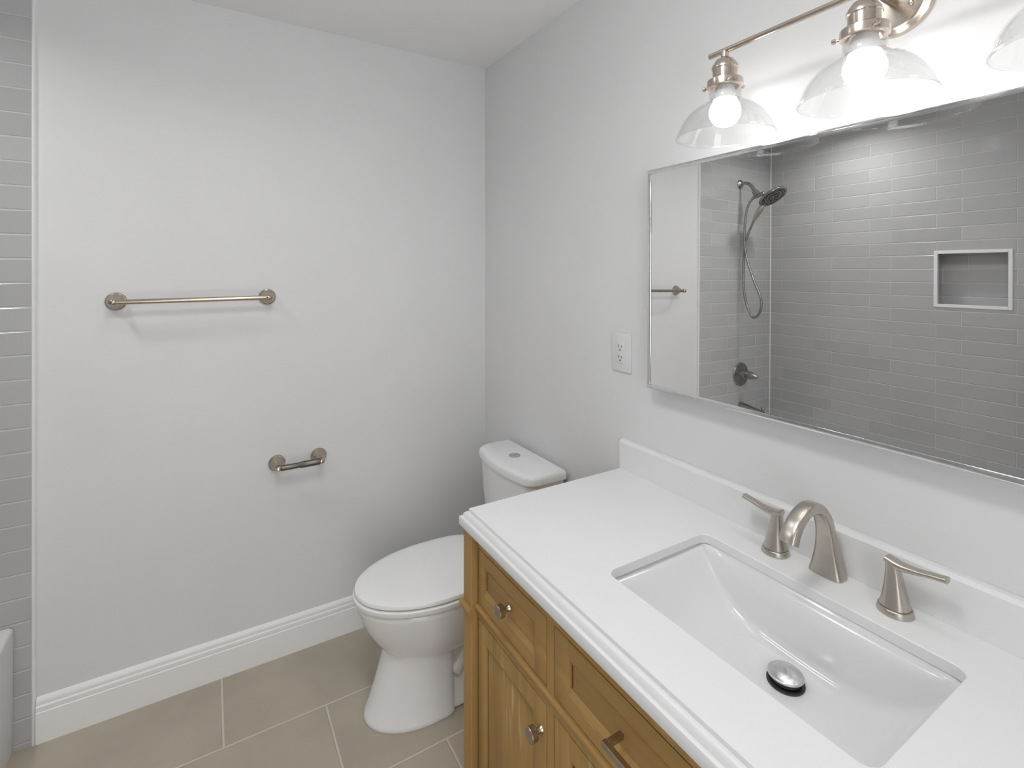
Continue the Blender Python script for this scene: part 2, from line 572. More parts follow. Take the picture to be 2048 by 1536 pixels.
add_lathe(bm, [(0.012, 0), (0.012, 0.03), (0.009, 0.034)], (SX, -0.128, 1.998), (0.0, 0.75, -0.66))
add_lathe(bm, [(0.014, 0), (0.014, 0.05), (0.010, 0.054)], (SX, -0.135, 1.995), (0.0, -0.9, 0.1))
build('diverter_bracket', bm, M_GUN, t)
hc = Vector((SX, -0.240, 1.974))
nrm = Vector((0, -0.575, -0.818)).normalized()
bm = bmesh.new()
add_lathe(bm, [(0.0, -0.030), (0.022, -0.030), (0.030, -0.026), (0.060, -0.016), (0.086, -0.006), (0.090, 0.0), (0.090, 0.004), (0.086, 0.009), (0.080, 0.008), (0.0, 0.008)], hc, nrm, 56)
build('spray_head', bm, M_GUN, t)
bm = bmesh.new()
M = axis_matrix(hc + nrm * 0.0085, nrm)
for rr, k in ((0.012, 6), (0.026, 12), (0.042, 18), (0.058, 24), (0.073, 30)):
    for i in range(k):
        a = 2 * PI * i / k
        c = M @ Vector((rr * math.cos(a), rr * math.sin(a), 0))
        add_lathe(bm, [(0.0028, 0), (0.0022, 0.003), (0.0, 0.0032)], c, nrm, 8)
add_lathe(bm, [(0.032, -0.001), (0.034, -0.001), (0.034, 0.001), (0.032, 0.001)], hc + nrm * 0.0085, nrm, 40, closed=True)
add_lathe(bm, [(0.064, -0.001), (0.066, -0.001), (0.066, 0.001), (0.064, 0.001)], hc + nrm * 0.0085, nrm, 40, closed=True)
build('spray_nozzles', bm, M_RUBBER, t, label='dark rubber spray nozzles')
bm = bmesh.new()
hp = catmull([(SX, -0.178, 1.935), (SX, -0.160, 1.906), (SX, -0.135, 1.868), (SX, -0.112, 1.833)], 8)
nn = len(hp)
rad = [0.013 + 0.006 * math.sin(PI * min(1, (i / (nn - 1)) * 1.05)) - 0.003 * i / (nn - 1) for i in range(nn)]
add_tube(bm, hp, rad, 18)
build('hand_shower_handle', bm, M_NICKEL, t, label='paler nickel grip of the hand shower')
bm = bmesh.new()
X2 = SX + 0.016
hose = [(SX, -0.111, 1.832), (SX, -0.103, 1.812), (SX, -0.076, 1.755), (SX, -0.050, 1.674), (SX, -0.040, 1.542), (SX, -0.044, 1.376), (SX, -0.066, 1.277),
        (SX + 0.004, -0.100, 1.212), (SX + 0.008, -0.128, 1.199), (SX + 0.012, -0.160, 1.226), (X2, -0.177, 1.275), (X2, -0.172, 1.335), (X2, -0.124, 1.443), (X2, -0.078, 1.574),
        (X2, -0.058, 1.674), (X2, -0.056, 1.774), (X2, -0.069, 1.888), (X2, -0.090, 1.945), (SX + 0.004, -0.108, 1.980)]
hp = catmull(hose, 12)
add_tube(bm, hp, [0.0072 + (0.0006 if i % 2 else 0.0) for i in range(len(hp))], 12)
build('hose', bm, M_GUN, t)

t = thing('shower_valve', (-2.019, SY, 0.809), 'round dark nickel shower valve with lever on the tiled end wall', 'shower valve')
bm = bmesh.new(); add_lathe(bm, [(0.079, 0), (0.079, 0.003), (0.074, 0.008), (0.040, 0.012), (0.034, 0.014), (0.0, 0.014)], (-2.019, SY, 0.809), (0, -1, 0), 56)
build('escutcheon', bm, M_GUN, t)
bm = bmesh.new(); add_lathe(bm, [(0.030, 0), (0.028, 0.02), (0.022, 0.035), (0.022, 0.05), (0.0, 0.05)], (-2.019, SY - 0.012, 0.812), (0, -1, 0), 40)
build('valve_stem', bm, M_GUN, t)
bm = bmesh.new(); add_lathe(bm, [(0.0, 0.0), (0.022, 0.0), (0.027, 0.010), (0.027, 0.026), (0.022, 0.048), (0.013, 0.070), (0.005, 0.084), (0.0, 0.087)], (-2.019, SY - 0.045, 0.816), (0, -1, -0.10), 36)
build('lever_handle', bm, M_GUN, t)

t = thing('tub_spout', (-2.022, SY, 0.595), 'dark nickel tub spout below the shower valve', 'spout')
bm = bmesh.new()
rings = []
for i, (y, zc, w, h) in enumerate(((0.0, 0.592, 0.030, 0.032), (-0.02, 0.592, 0.029, 0.031), (-0.06, 0.590, 0.026, 0.027), (-0.11, 0.584, 0.024, 0.023), (-0.150, 0.576, 0.023, 0.024), (-0.172, 0.566, 0.022, 0.026), (-0.178, 0.560, 0.018, 0.022))):
    rings.append([Vector((-2.022 + w * math.cos(2 * PI * k / 24), SY + y, zc + h * math.sin(2 * PI * k / 24))) for k in range(24)])
add_loft(bm, rings)
build('spout_body', bm, M_GUN, t)
bm = bmesh.new(); add_lathe(bm, [(0.006, 0), (0.006, 0.018), (0.011, 0.021), (0.011, 0.030), (0.007, 0.034), (0.0, 0.034)], (-2.022, SY - 0.160, 0.588))
build('diverter_knob', bm, M_GUN, t)

# ------------------------------------------------------------------ towel bar and paper holder
def rose(bm, x, z, y0=0.0, r=0.030, post=0.062):
    # stepped round wall plate tapering to a short post
    add_lathe(bm, [(r, 0), (r, 0.005), (r * 0.93, 0.009), (r * 0.86, 0.010), (r * 0.84, 0.014), (r * 0.70, 0.021), (r * 0.48, 0.031),
                   (r * 0.33, 0.042), (r * 0.30, post - 0.006)], (x, y0, z), (0, -1, 0), 40)

t = thing('towel_bar', (-1.166, 0.0, 1.379), 'brushed nickel towel bar on the pale wall above the paper holder', 'towel bar')
for x, z in ((-1.394, 1.3765), (-0.938, 1.3805)):
    bm = bmesh.new(); rose(bm, x, z)
    add_lathe(bm, [(0.0, -0.0125), (0.006, -0.0115), (0.010, -0.007), (0.0115, 0.0), (0.010, 0.007), (0.006, 0.0115), (0.0, 0.0125)], (x, -0.066, z), (1, 0, 0), 24)
    build('wall_mount', bm, M_NICKEL_DARK, t)
bm = bmesh.new(); add_tube(bm, [(-1.394, -0.066, 1.3765), (-0.938, -0.066, 1.3805)], 0.0082, 20)
build('bar', bm, M_NICKEL_DARK, t)

t = thing('toilet_paper_holder', (-0.827, 0.0, 0.745), 'small empty brushed nickel toilet paper holder on the wall', 'paper holder')
PZ = 0.7425
for x in (-0.905, -0.753):
    bm = bmesh.new(); rose(bm, x, PZ, r=0.030, post=0.060)
    add_lathe(bm, [(0.0, -0.013), (0.006, -0.012), (0.0095, -0.007), (0.0105, 0.0), (0.0095, 0.007), (0.006, 0.012), (0.0, 0.013)], (x, -0.070, PZ), (0, -1, 0.2), 24)
    build('wall_mount', bm, M_NICKEL_DARK, t)
bm = bmesh.new()
add_lathe(bm, [(0.006, 0.004), (0.0105, 0.008), (0.0105, 0.074), (0.0125, 0.077), (0.0125, 0.144), (0.006, 0.148)], (-0.905, -0.070, PZ), (1, 0, 0), 24)
build('spring_roller', bm, M_ROLL, t, label='darker grey two-piece spring roller')

# ------------------------------------------------------------------ wall outlet
OY, OZ = -0.930, 1.2195
t = thing('wall_outlet', (0.0, OY, OZ), 'white double wall outlet left of the mirror', 'outlet')
bm = bmesh.new(); add_box(bm, -0.0065, 0.0, OY - 0.0425, OY + 0.0425, OZ - 0.0615, OZ + 0.0615, 0.003, 2)
build('face_plate', bm, M_PLASTIC, t)
bm = bmesh.new(); add_box(bm, -0.0095, -0.005, OY - 0.0165, OY + 0.0165, OZ - 0.0335, OZ + 0.0335, 0.0015, 2)
rec = build('receptacle', bm, M_PLASTIC, t)
for s in (1, -1):
    zc = OZ + s * 0.0165
    for yo, hh in ((0.0062, 0.0044), (-0.0062, 0.0036)):
        bm = bmesh.new(); add_box(bm, -0.0101, -0.0085, OY + yo - 0.0009, OY + yo + 0.0009, zc + 0.003 - hh, zc + 0.003 + hh)
        build('slot', bm, M_DARK, rec)
    bm = bmesh.new(); add_lathe(bm, [(0.0026, 0), (0.0026, 0.0016), (0, 0.0016)], (-0.0086, OY, zc - 0.0085), (-1, 0, 0), 16)
    build('ground_hole', bm, M_DARK, rec)

# ------------------------------------------------------------------ wall mirror
MXF = -0.040
MY0, MY1, MZ0, MZ1 = -2.170, -1.0780, 1.1415, 1.7670
zmid = 1.45
t = thing('wall_mirror', (MXF, (MY0 + MY1) / 2, zmid), 'large rectangular mirror in a thin silver frame above the vanity', 'mirror')
fw = 0.0115
bm = bmesh.new()
for (a, b_, c, d) in ((MY0, MY1, MZ1 - fw, MZ1), (MY0, MY1, MZ0, MZ0 + fw), (MY0, MY0 + fw, MZ0 + fw, MZ1 - fw), (MY1 - fw, MY1, MZ0 + fw, MZ1 - fw)):
    add_box(bm, MXF - 0.003, -0.004, a, b_, c, d, 0.0012, 2)
build('mirror_frame', bm, M_FRAME, t)
bm = bmesh.new()
add_box(bm, MXF, -0.012, MY0 + fw - 0.002, MY1 - fw + 0.002, MZ0 + fw - 0.002, MZ1 - fw + 0.002)
build('mirror_glass', bm, M_MIRROR, t)
t.rotation_euler = (0, math.radians(0.3), 0)

# ------------------------------------------------------------------ vanity light
LX, LZR = -0.120, 1.786
LY = (-1.3905, -1.676, -1.9515)
t = thing('vanity_light', (0.0, -1.678, 1.985), 'three-lamp champagne vanity light with clear glass shades above the mirror', 'light')
bm = bmesh.new()
add_lathe(bm, [(0.062, 0.0), (0.062, 0.008), (0.060, 0.011), (0.055, 0.013), (0.053, 0.016), (0.049, 0.018), (0.045, 0.017), (0.0, 0.017)], (0, -1.679, 1.985), (-1, 0, 0), 56)
build('back_plate', bm, M_BRASS, t)
for yy in (-1.679 - 0.028, -1.679 + 0.028):
    bm = bmesh.new()
    add_lathe(bm, [(0.005, 0), (0.005, 0.003), (0.003, 0.006), (0, 0.0065)], (-0.016, yy, 1.972), (-1, 0, 0), 16)
    build('screw', bm, M_BRASS, t)
bm = bmesh.new()
add_tube(bm, [(-0.010, -1.679, 1.985), (-0.06, -1.679, 1.985), (LX, -1.679, 1.9785)], 0.008, 16)
build('support_arm', bm, M_BRASS, t)
bm = bmesh.new()
add_tube(bm, [(LX, LY[0] + 0.040, 1.9785), (LX, LY[2] - 0.040, 1.9785)], 0.0068, 20)
build('bar', bm, M_BRASS, t)
for ly in LY:
    o = (LX, ly, 0)
    bm = bmesh.new()
    add_lathe(bm, [(0.0085, 1.976), (0.0085, 1.964), (0.012, 1.961), (0.019, 1.957), (0.0255, 1.948), (0.0275, 1.944), (0.0285, 1.942), (0.0285, 1.937), (0.0265, 1.935),
                   (0.0262, 1.915), (0.033, 1.914), (0.0378, 1.911), (0.0384, 1.907), (0.0384, 1.896), (0.0365, 1.8945), (0.030, 1.8945), (0.022, 1.912), (0.0, 1.912)], o, seg=44)
    for k in range(3):
        a = math.radians(105 + 120 * k)
        dv = Vector((math.cos(a), math.sin(a), 0))
        add_lathe(bm, [(0.0022, 0), (0.0022, 0.007), (0.005, 0.008), (0.0055, 0.0115), (0.004, 0.014), (0.0, 0.0145)], Vector((LX, ly, 1.9015)) + dv * 0.037, dv, 14)
    sock = build('lamp_socket', bm, M_BRASS, t)
    bm = bmesh.new()
    outer = [(0.0345, 1.899), (0.0345, 1.882), (0.0348, 1.871), (0.0385, 1.8640), (0.0470, 1.8580), (0.0610, 1.8500), (0.0760, 1.8390), (0.0890, 1.8240), (0.0985, 1.8070), (0.1062, LZR + 0.001)]
    pts = catmull([(r, 0, h) for r, h in outer], 5)
    outer = [(p.x, p.z) for p in pts]
    inner = [(r - 0.0026, h - 0.0006) for r, h in outer]
    inner[0] = (inner[0][0], outer[0][1])
    rim = [(0.1052 + 0.0024 * math.cos(math.radians(a)), LZR - 0.0018 + 0.0024 * math.sin(math.radians(a))) for a in range(40, -221, -20)]
    add_lathe(bm, outer + rim + list(reversed(inner)), o, seg=72, closed=True)
    build('glass_shade', bm, M_GLASS, sock, 60, label='clear glass bell shade')
    bm = bmesh.new()
    add_lathe(bm, [(0.013, 1.912), (0.013, 1.900), (0.019, 1.897), (0.0225, 1.885), (0.0255, 1.8675), (0.0, 1.8675)], o, seg=36)
    build('bulb_base', bm, M_PLASTIC, sock, label='white bulb base')
    bm = bmesh.new()
    prof = []
    for k in range(13):
        a = math.radians(130 - 130 * k / 12)
        prof.append((0.0340 * math.sin(a), 1.8385 - 0.0340 * math.cos(a)))
    prof = [(0.0, 1.8676), (0.0250, 1.8676)] + prof
    add_lathe(bm, prof, o, seg=36)
    build('bulb_globe', bm, M_BULB, sock, label='glowing white bulb')

# ------------------------------------------------------------------ toilet
TY = -0.455
t = thing('toilet', (-0.40, TY, 0.0), 'white two-piece toilet with closed lid between wall and vanity', 'toilet')
def egg(xf, xb, hw, z, n=44, yc=TY, xc=None, p=2.0, pb=2.6):
    """egg outline: rounded front at xf, squarer back at xb"""
    if xc is None:
        xc = xf + (xb - xf) * 0.56
    pts = []
    for k in range(n):
        a = 2 * PI * k / n
        c, s = math.cos(a), math.sin(a)
        e = p if c < 0 else pb
        L = (xc - xf) if c < 0 else (xb - xc)
        pts.append(Vector((xc + L * math.copysign(abs(c) ** (2 / e), c), yc + hw * math.copysign(abs(s) ** (2 / e), s), z)))
    return pts
bm = bmesh.new()
secs = [(-0.600, -0.30, 0.090, 0.185), (-0.615, -0.20, 0.112, 0.200), (-0.630, -0.14, 0.124, 0.218), (-0.648, -0.10, 0.137, 0.242),
        (-0.668, -0.10, 0.149, 0.270), (-0.690, -0.10, 0.162, 0.310), (-0.704, -0.11, 0.171, 0.345), (-0.712, -0.12, 0.177, 0.370), (-0.715, -0.12, 0.179, 0.381), (-0.711, -0.12, 0.176, 0.387)]
rings = [egg(a, b_, w, z, xc=-0.45, p=2.0, pb=3.2) for a, b_, w, z in secs]
add_loft(bm, rings)
build('bowl', bm, M_CERAMIC, t, 60)
bm = bmesh.new()
secs = [(-0.688, 0.128, 0.000), (-0.691, 0.131, 0.006), (-0.687, 0.128, 0.014), (-0.673, 0.121, 0.05), (-0.655, 0.115, 0.10), (-0.640, 0.111, 0.150), (-0.628, 0.112, 0.190), (-0.622, 0.118, 0.222)]
rings = [egg(a, -0.405, w, z, xc=-0.49, p=2.0, pb=5.0) for a, w, z in secs]
add_loft(bm, rings)
build('pedestal', bm, M_CERAMIC, t, 60)
bm = bmesh.new()
secs = [(-0.10, 0.112, 0.0), (-0.10, 0.110, 0.02), (-0.10, 0.085, 0.035), (-0.10, 0.080, 0.12), (-0.10, 0.085, 0.20), (-0.10, 0.100, 0.26)]
rings = [[Vector((-0.44, TY - w, z)), Vector((b_, TY - w, z)), Vector((b_, TY + w, z)), Vector((-0.44, TY + w, z))] for b_, w, z in secs]
add_loft(bm, rings)
bmesh.ops.bevel(bm, geom=list(bm.edges), offset=0.006, segments=2, affect='EDGES')
build('base_foot', bm, M_CERAMIC, t, 60)
for sgn in (1, -1):
    bm = bmesh.new()
    pth = catmull([(-0.40, TY + sgn * 0.058, 0.10), (-0.34, TY + sgn * 0.058, 0.17), (-0.27, TY + sgn * 0.058, 0.19), (-0.21, TY + sgn * 0.058, 0.13), (-0.19, TY + sgn * 0.07, 0.03)], 6)
    add_tube(bm, pth, 0.036, 20)
    build('trapway', bm, M_CERAMIC, t)
bm = bmesh.new()
rings = [egg(-0.714, -0.215, 0.177, 0.3900, pb=3.4), egg(-0.7215, -0.212, 0.1840, 0.3918, pb=3.4), egg(-0.7245, -0.211, 0.1870, 0.3960, pb=3.4), egg(-0.7245, -0.211, 0.1870, 0.4085, pb=3.4), egg(-0.7225, -0.213, 0.1850, 0.4105, pb=3.4), egg(-0.7080, -0.225, 0.1710, 0.4110, pb=3.4)]
add_loft(bm, rings)
build('seat', bm, M_SEAT, t, 40)
bm = bmesh.new()
rings = [egg(-0.7040, -0.222, 0.1670, 0.4140, pb=3.4), egg(-0.7165, -0.213, 0.1790, 0.4148, pb=3.4), egg(-0.7195, -0.211, 0.1820, 0.4170, pb=3.4), egg(-0.7195, -0.211, 0.1820, 0.4255, pb=3.4), egg(-0.7180, -0.212, 0.1805, 0.4285, pb=3.4), egg(-0.7130, -0.216, 0.1755, 0.4303, pb=3.4),
         egg(-0.695, -0.232, 0.160, 0.4325, pb=3.2), egg(-0.655, -0.26, 0.13, 0.4345, pb=3.0), egg(-0.58, -0.31, 0.08, 0.4360), egg(-0.50, -0.38, 0.03, 0.4366)]
add_loft(bm, rings)
build('lid', bm, M_SEAT, t, 40)
def dshape(xb, xf, hw, r, bow, z, n=8, m=14):
    """tank plan: straight back at xb, bowed front around xf, rounded front corners"""
    pts = [Vector((xb, TY + hw, z)), Vector((xb, TY - hw, z))]
    ys = hw - r
    def fx(y):
        return xf - bow * (1 - (y / hw) ** 2)
    for k in range(n + 1):
        a = (PI / 2) * k / n
        pts.append(Vector((fx(ys) + r - r * math.sin(a), TY - ys - r * math.cos(a), z)))
    for k in range(1, m):
        y = -ys + 2 * ys * k / m
        pts.append(Vector((fx(y), TY + y, z)))
    for k in range(n, -1, -1):
        a = (PI / 2) * k / n
        pts.append(Vector((fx(ys) + r - r * math.sin(a), TY + ys + r * math.cos(a), z)))
    return pts
bm = bmesh.new()
rings = [dshape(-0.022, -0.135, 0.150, 0.05, 0.02, 0.385), dshape(-0.022, -0.145, 0.158, 0.05, 0.022, 0.395), dshape(-0.022, -0.152, 0.175, 0.05, 0.025, 0.50),
         dshape(-0.022, -0.158, 0.187, 0.05, 0.028, 0.60), dshape(-0.022, -0.162, 0.194, 0.05, 0.030, 0.7195)]
add_loft(bm, rings)
build('tank', bm, M_CERAMIC, t, 50)
bm = bmesh.new()
rings = [dshape(-0.018, -0.163, 0.196, 0.05, 0.030, 0.7210), dshape(-0.016, -0.170, 0.203, 0.055, 0.031, 0.7235), dshape(-0.016, -0.170, 0.204, 0.055, 0.031, 0.742),
         dshape(-0.017, -0.167, 0.201, 0.053, 0.031, 0.7505), dshape(-0.020, -0.161, 0.196, 0.050, 0.030, 0.7555), dshape(-0.026, -0.152, 0.189, 0.048, 0.028, 0.7572)]
add_loft(bm, rings)
tl = build('tank_lid', bm, M_CERAMIC, t, 50)
bm = bmesh.new()
bx, by, bz = -0.105, TY + 0.012, 0.7570
add_lathe(bm, [(0.0235, 0), (0.0235, 0.0025), (0.0205, 0.0035), (0.0205, 0.0)], (bx, by, bz), seg=40, closed=True)
for sgn in (1, -1):
    ang = [math.radians(-90 + 180 * k / 16) for k in range(17)]
    lo = [Vector((bx + 0.019 * math.sin(a), by + sgn * (0.0008 + 0.0185 * math.cos(a)), bz)) for a in ang]
    hi = [p + Vector((0, 0, 0.0032)) for p in lo]
    add_loft(bm, [lo, hi])
build('flush_button', bm, M_CHROME, tl, label='round chrome dual flush button')

# ------------------------------------------------------------------ vanity cabinet
VYL, VYR = -0.926, -2.244        # outer sides
FX = -0.540                      # face frame front
PX = -0.555                      # pilaster front
VC = -1.585
ZT = 0.8125
t = thing('vanity_cabinet', (-0.27, VC, 0.0), 'brown wooden vanity cabinet with panelled drawers and doors', 'cabinet')
bm = bmesh.new()
add_box(bm, -0.535, -0.004, VYL - 0.020, VYL - 0.002, 0.05, ZT)
add_box(bm, -0.535, -0.004, VYR + 0.002, VYR + 0.020, 0.05, ZT)
add_box(bm, -0.510, -0.004, VYR + 0.02, VYL - 0.02, 0.08, 0.098)
add_box(bm, -0.012, -0.004, VYR + 0.02, VYL - 0.02, 0.098, ZT)
build('carcass', bm, M_WOOD_V, t)
D1, D2, D3, D4 = -0.9800, -1.2850, -1.3090, -1.8610
D5, D6 = -1.8850, -2.1900
ZD0, ZD1 = 0.6310, 0.7740       # drawers
ZO0, ZO1 = 0.110, 0.5960        # doors
bm = bmesh.new()
add_box(bm, FX, FX + 0.02, D6, D1, ZD1, ZT)                 # top rail
add_box(bm, FX, FX + 0.02, D6, D1, ZO1, ZD0)                # rail under the drawers
add_box(bm, FX, FX + 0.02, D6, D1, 0.06, ZO0)
for a, b_ in ((D3, D2), (D5, D4)):
    add_box(bm, FX, FX + 0.02, a, b_, ZO0, ZO1)
    add_box(bm, FX, FX + 0.02, a, b_, ZD0, ZD1)
build('face_frame', bm, M_WOOD_V, t)
for a, b_ in ((-0.9720, VYL), (VYR, -2.1980)):
    bm = bmesh.new()
    add_box(bm, PX, FX + 0.026, a, b_, 0.0, ZT, 0.0015, 1)
    build('pilaster', bm, M_WOOD_V, t)
def bead(bm, x, y0, y1, z, h, out):
    # small nosed moulding: a rounded lip on top that slopes back to the face below
    prof = [(x + 0.004, z + h), (x - out * 0.55, z + h), (x - out * 0.85, z + h * 0.88), (x - out, z + h * 0.62), (x - out, z + h * 0.38), (x - out * 0.86, z + h * 0.1),
            (x - out * 0.50, z - h * 0.45), (x - out * 0.30, z - h * 0.8), (x - out * 0.28, z - h), (x + 0.004, z - h)]
    add_extrude(bm, prof, y0, y1, 1)
bm = bmesh.new(); bead(bm, FX - 0.0002, D6 - 0.006, D1 + 0.006, 0.6165, 0.0105, 0.0062)
build('bead_moulding', bm, M_WOOD_H, t, 40)
for a, b_ in ((-0.9755, VYL + 0.006), (VYR - 0.006, -2.1945)):
    bm = bmesh.new(); bead(bm, PX - 0.0002, a, b_, 0.6060, 0.0120, 0.0100)
    add_box(bm, PX, PX + 0.02, VYL - 0.001 if b_ > -1 else a, VYL + 0.006 if b_ > -1 else VYR + 0.001, 0.594, 0.613)
    build('pilaster_moulding', bm, M_WOOD_H, t, 40)

def panel_front(y0, y1, z0, z1, fl, fr, fz, gap=0.0024, dep=0.0060, bz=0.012, groove=0.0075):
    """framed front lying flush in its opening, panel set back with a routed groove along each stile; y1 is the left edge seen from the room"""
    y0 += gap; y1 -= gap; z0 += gap; z1 -= gap
    bk = FX + 0.019
    bm = bmesh.new()
    add_box(bm, FX, bk, y1 - fl, y1, z0, z1, 0.0010, 2)
    add_box(bm, FX, bk, y0, y0 + fr, z0, z1, 0.0010, 2)
    a, b_ = y0 + fr - 0.0015, y1 - fl + 0.0015
    add_extrude(bm, [(FX + 0.00015, z1 - 0.0008), (FX + 0.00015, z1 - fz), (FX + dep, z1 - fz - bz), (bk, z1 - fz - bz), (bk, z1 - 0.0008)], a, b_, 1)
    add_extrude(bm, [(FX + 0.00015, z0 + 0.0008), (FX + 0.00015, z0 + fz), (FX + dep, z0 + fz + bz), (bk, z0 + fz + bz), (bk, z0 + 0.0008)], a, b_, 1)
    add_box(bm, FX + dep, bk, y0 + fr + groove, y1 - fl - groove, z0 + fz + bz - 0.001, z1 - fz - bz + 0.001, 0.0015, 2)
    add_box(bm, bk - 0.003, bk + 0.001, a, b_, z0 + 0.002, z1 - 0.002)
    return bm

def knob(y, z, parent):
    bm = bmesh.new()
    add_lathe(bm, [(0.0085, 0.0), (0.0075, 0.003), (0.0060, 0.006), (0.0062, 0.013), (0.0080, 0.0145), (0.0132, 0.0155), (0.0148, 0.0170), (0.0152, 0.0290), (0.0142, 0.0306), (0.0, 0.0314)], (FX + 0.0005, y, z), (-1, 0, 0), 30)
    build('knob', bm, M_NICKEL_DARK, parent, 30, 'brushed nickel knob')

def square_pull(y0, y1, z, parent):
    bm = bmesh.new()
    for y in (y0, y1):
        add_box(bm, FX - 0.030, FX + 0.001, y - 0.005, y + 0.005, z - 0.005, z + 0.005, 0.001, 1)
    add_box(bm, FX - 0.040, FX - 0.029, y0 - 0.006, y1 + 0.006, z - 0.0055, z + 0.0055, 0.0012, 1)
    build('bar_pull', bm, M_NICKEL_DARK, parent, 30, 'brushed nickel bar pull')

bm = panel_front(D2, D1, ZD0, ZD1, 0.030, 0.0440, 0.033)
d = build('drawer', bm, M_WOOD_H, t, 25); knob(-1.1330, 0.7065, d)
bm = panel_front(D4, D3, ZD0, ZD1, 0.044, 0.044, 0.033)
d = build('drawer', bm, M_WOOD_H, t, 25); square_pull(VC - 0.083, VC + 0.083, 0.7065, d)
bm = panel_front(D6, D5, ZD0, ZD1, 0.044, 0.030, 0.033)
d = build('drawer', bm, M_WOOD_H, t, 25); knob(-2.0370, 0.7065, d)
bm = panel_front(D2, D1, ZO0, ZO1, 0.036, 0.048, 0.044)
d = build('door', bm, M_WOOD_V, t, 25); knob(-1.2650, 0.5320, d)
bm = panel_front(VC - 0.0005, D3, ZO0, ZO1, 0.048, 0.048, 0.044)
d = build('door', bm, M_WOOD_V, t, 25); knob(VC + 0.024, 0.5320, d)
bm = panel_front(D4, VC + 0.0005, ZO0, ZO1, 0.048, 0.048, 0.044)
d = build('door', bm, M_WOOD_V, t, 25); knob(VC - 0.024, 0.5320, d)
bm = panel_front(D6, D5, ZO0, ZO1, 0.048, 0.036, 0.044)
d = build('door', bm, M_WOOD_V, t, 25); knob(-1.9050, 0.5320, d)

# ------------------------------------------------------------------ countertop with backsplash
CZ, CX = 0.8593, -0.566
CY1, CY0 = -0.9215, -2.2485
SX0, SX1, SY0, SY1, SR = -0.428, -0.1225, -1.8255, -1.3360, 0.022
t = thing('countertop', (-0.28, VC, ZT), 'white stone vanity countertop with moulded edge and backsplash', 'countertop')
bm = bmesh.new()
def orect(i, z):
    return [Vector((CX + i, CY0 + i, z)), Vector((0.0 - 0.0005, CY0 + i, z)), Vector((0.0 - 0.0005, CY1 - i, z)), Vector((CX + i, CY1 - i, z))]
rings = [orect(0.020, 0.8390), orect(0.020, ZT + 0.0002), orect(0.0035, ZT + 0.0002), orect(0.0012, ZT + 0.0012), orect(0.0, ZT + 0.004), orect(0.0, 0.8345), orect(0.001, 0.8365), orect(0.0035, 0.8378), orect(0.0065, 0.8383),
         orect(0.0070, 0.8395), orect(0.0085, 0.8440), orect(0.0115, 0.8485), orect(0.0160, 0.8510), orect(0.0190, 0.8518), orect(0.0192, 0.8575), orect(0.0200, 0.8590), orect(0.0215, CZ)]
R = add_loft(bm, rings, False, False)
hole_top = [bm.verts.new(p) for p in rrect(SX0, SX1, SY0, SY1, SR, CZ)]
hole_mid = [bm.verts.new(p) for p in rrect(SX0 + 0.0015, SX1 - 0.0015, SY0 + 0.0015, SY1 - 0.0015, SR, CZ - 0.0015)]
hole_bot = [bm.verts.new(p) for p in rrect(SX0 + 0.0015, SX1 - 0.0015, SY0 + 0.0015, SY1 - 0.0015, SR, 0.8390)]
for A, B in ((hole_top, hole_mid), (hole_mid, hole_bot)):
    for i in range(len(A)):
        j = (i + 1) % len(A)
        bm.faces.new((A[i], A[j], B[j], B[i]))
def fill_between(outer, inner):
    es = []
    for loop in (outer, inner):
        for i in range(len(loop)):
            a, b_ = loop[i], loop[(i + 1) % len(loop)]
            e = bm.edges.get((a, b_)) or bm.edges.new((a, b_))
            es.append(e)
    bmesh.ops.triangle_fill(bm, use_beauty=True, edges=es)
fill_between(R[-1], hole_top)
fill_between(R[0], hole_bot)
build('slab', bm, M_QUARTZ, t, 28)
bm = bmesh.new()
prof = [(-0.0005, CZ + 0.0002), (-0.019, CZ + 0.0002), (-0.019, 0.9415), (-0.0165, 0.9445), (-0.013, 0.9480), (-0.0095, 0.9490), (-0.0005, 0.9490)]
add_extrude(bm, prof, CY0 + 0.016, CY1 - 0.016, 1)
build('backsplash', bm, M_QUARTZ, t, 28)

# ------------------------------------------------------------------ undermount basin
t = thing('sink_basin', ((SX0 + SX1) / 2, -1.58, 0.70), 'white rectangular undermount sink basin set in the countertop', 'sink')
BX0, BX1, BY0, BY1, BZ = SX0 - 0.004, SX1 - 0.0005, SY0 - 0.004, SY1 + 0.004, 0.8385
FLOOR = [(-1.3335, 0.8335), (-1.345, 0.8260), (-1.366, 0.7920), (-1.3925, 0.7600), (-1.430, 0.7335), (-1.4775, 0.7175), (-1.516, 0.7130), (-1.56, 0.7105), (-1.6185, 0.7095), (-1.66, 0.712), (-1.709, 0.724), (-1.760, 0.748), (-1.795, 0.783), (-1.829, 0.826)]
fl = catmull([(0, y, z) for y, z in FLOOR], 4)
def cross(y, zf, zt, drop, r=0.024, n=7):
    """front-to-back section with upright walls and a rounded foot"""
    pts = []
    dft = 0.012
    xf, xb = BX0, BX1
    r = min(r, max(0.003, (zt - zf) * 0.6))
    pts.append(Vector((xf, y, zt)))
    pts.append(Vector((xf + dft * 0.5, y, zt - (zt - zf - r) * 0.5)))
    for k in range(n + 1):
        a = (PI / 2) * k / n
        pts.append(Vector((xf + dft + r - r * math.cos(a), y, zf + r - r * math.sin(a))))
    for k in range(1, 8):
        f = k / 8
        pts.append(Vector((xf + dft + r + (xb - xf - 2 * dft - 2 * r) * f, y, zf - drop * math.sin(PI * f))))
    for k in range(n + 1):
        a = (PI / 2) * k / n
        pts.append(Vector((xb - dft - r + r * math.sin(a), y, zf + r - r * math.cos(a))))
    pts.append(Vector((xb - dft * 0.5, y, zt - (zt - zf - r) * 0.5)))
    pts.append(Vector((xb, y, zt)))
    return pts
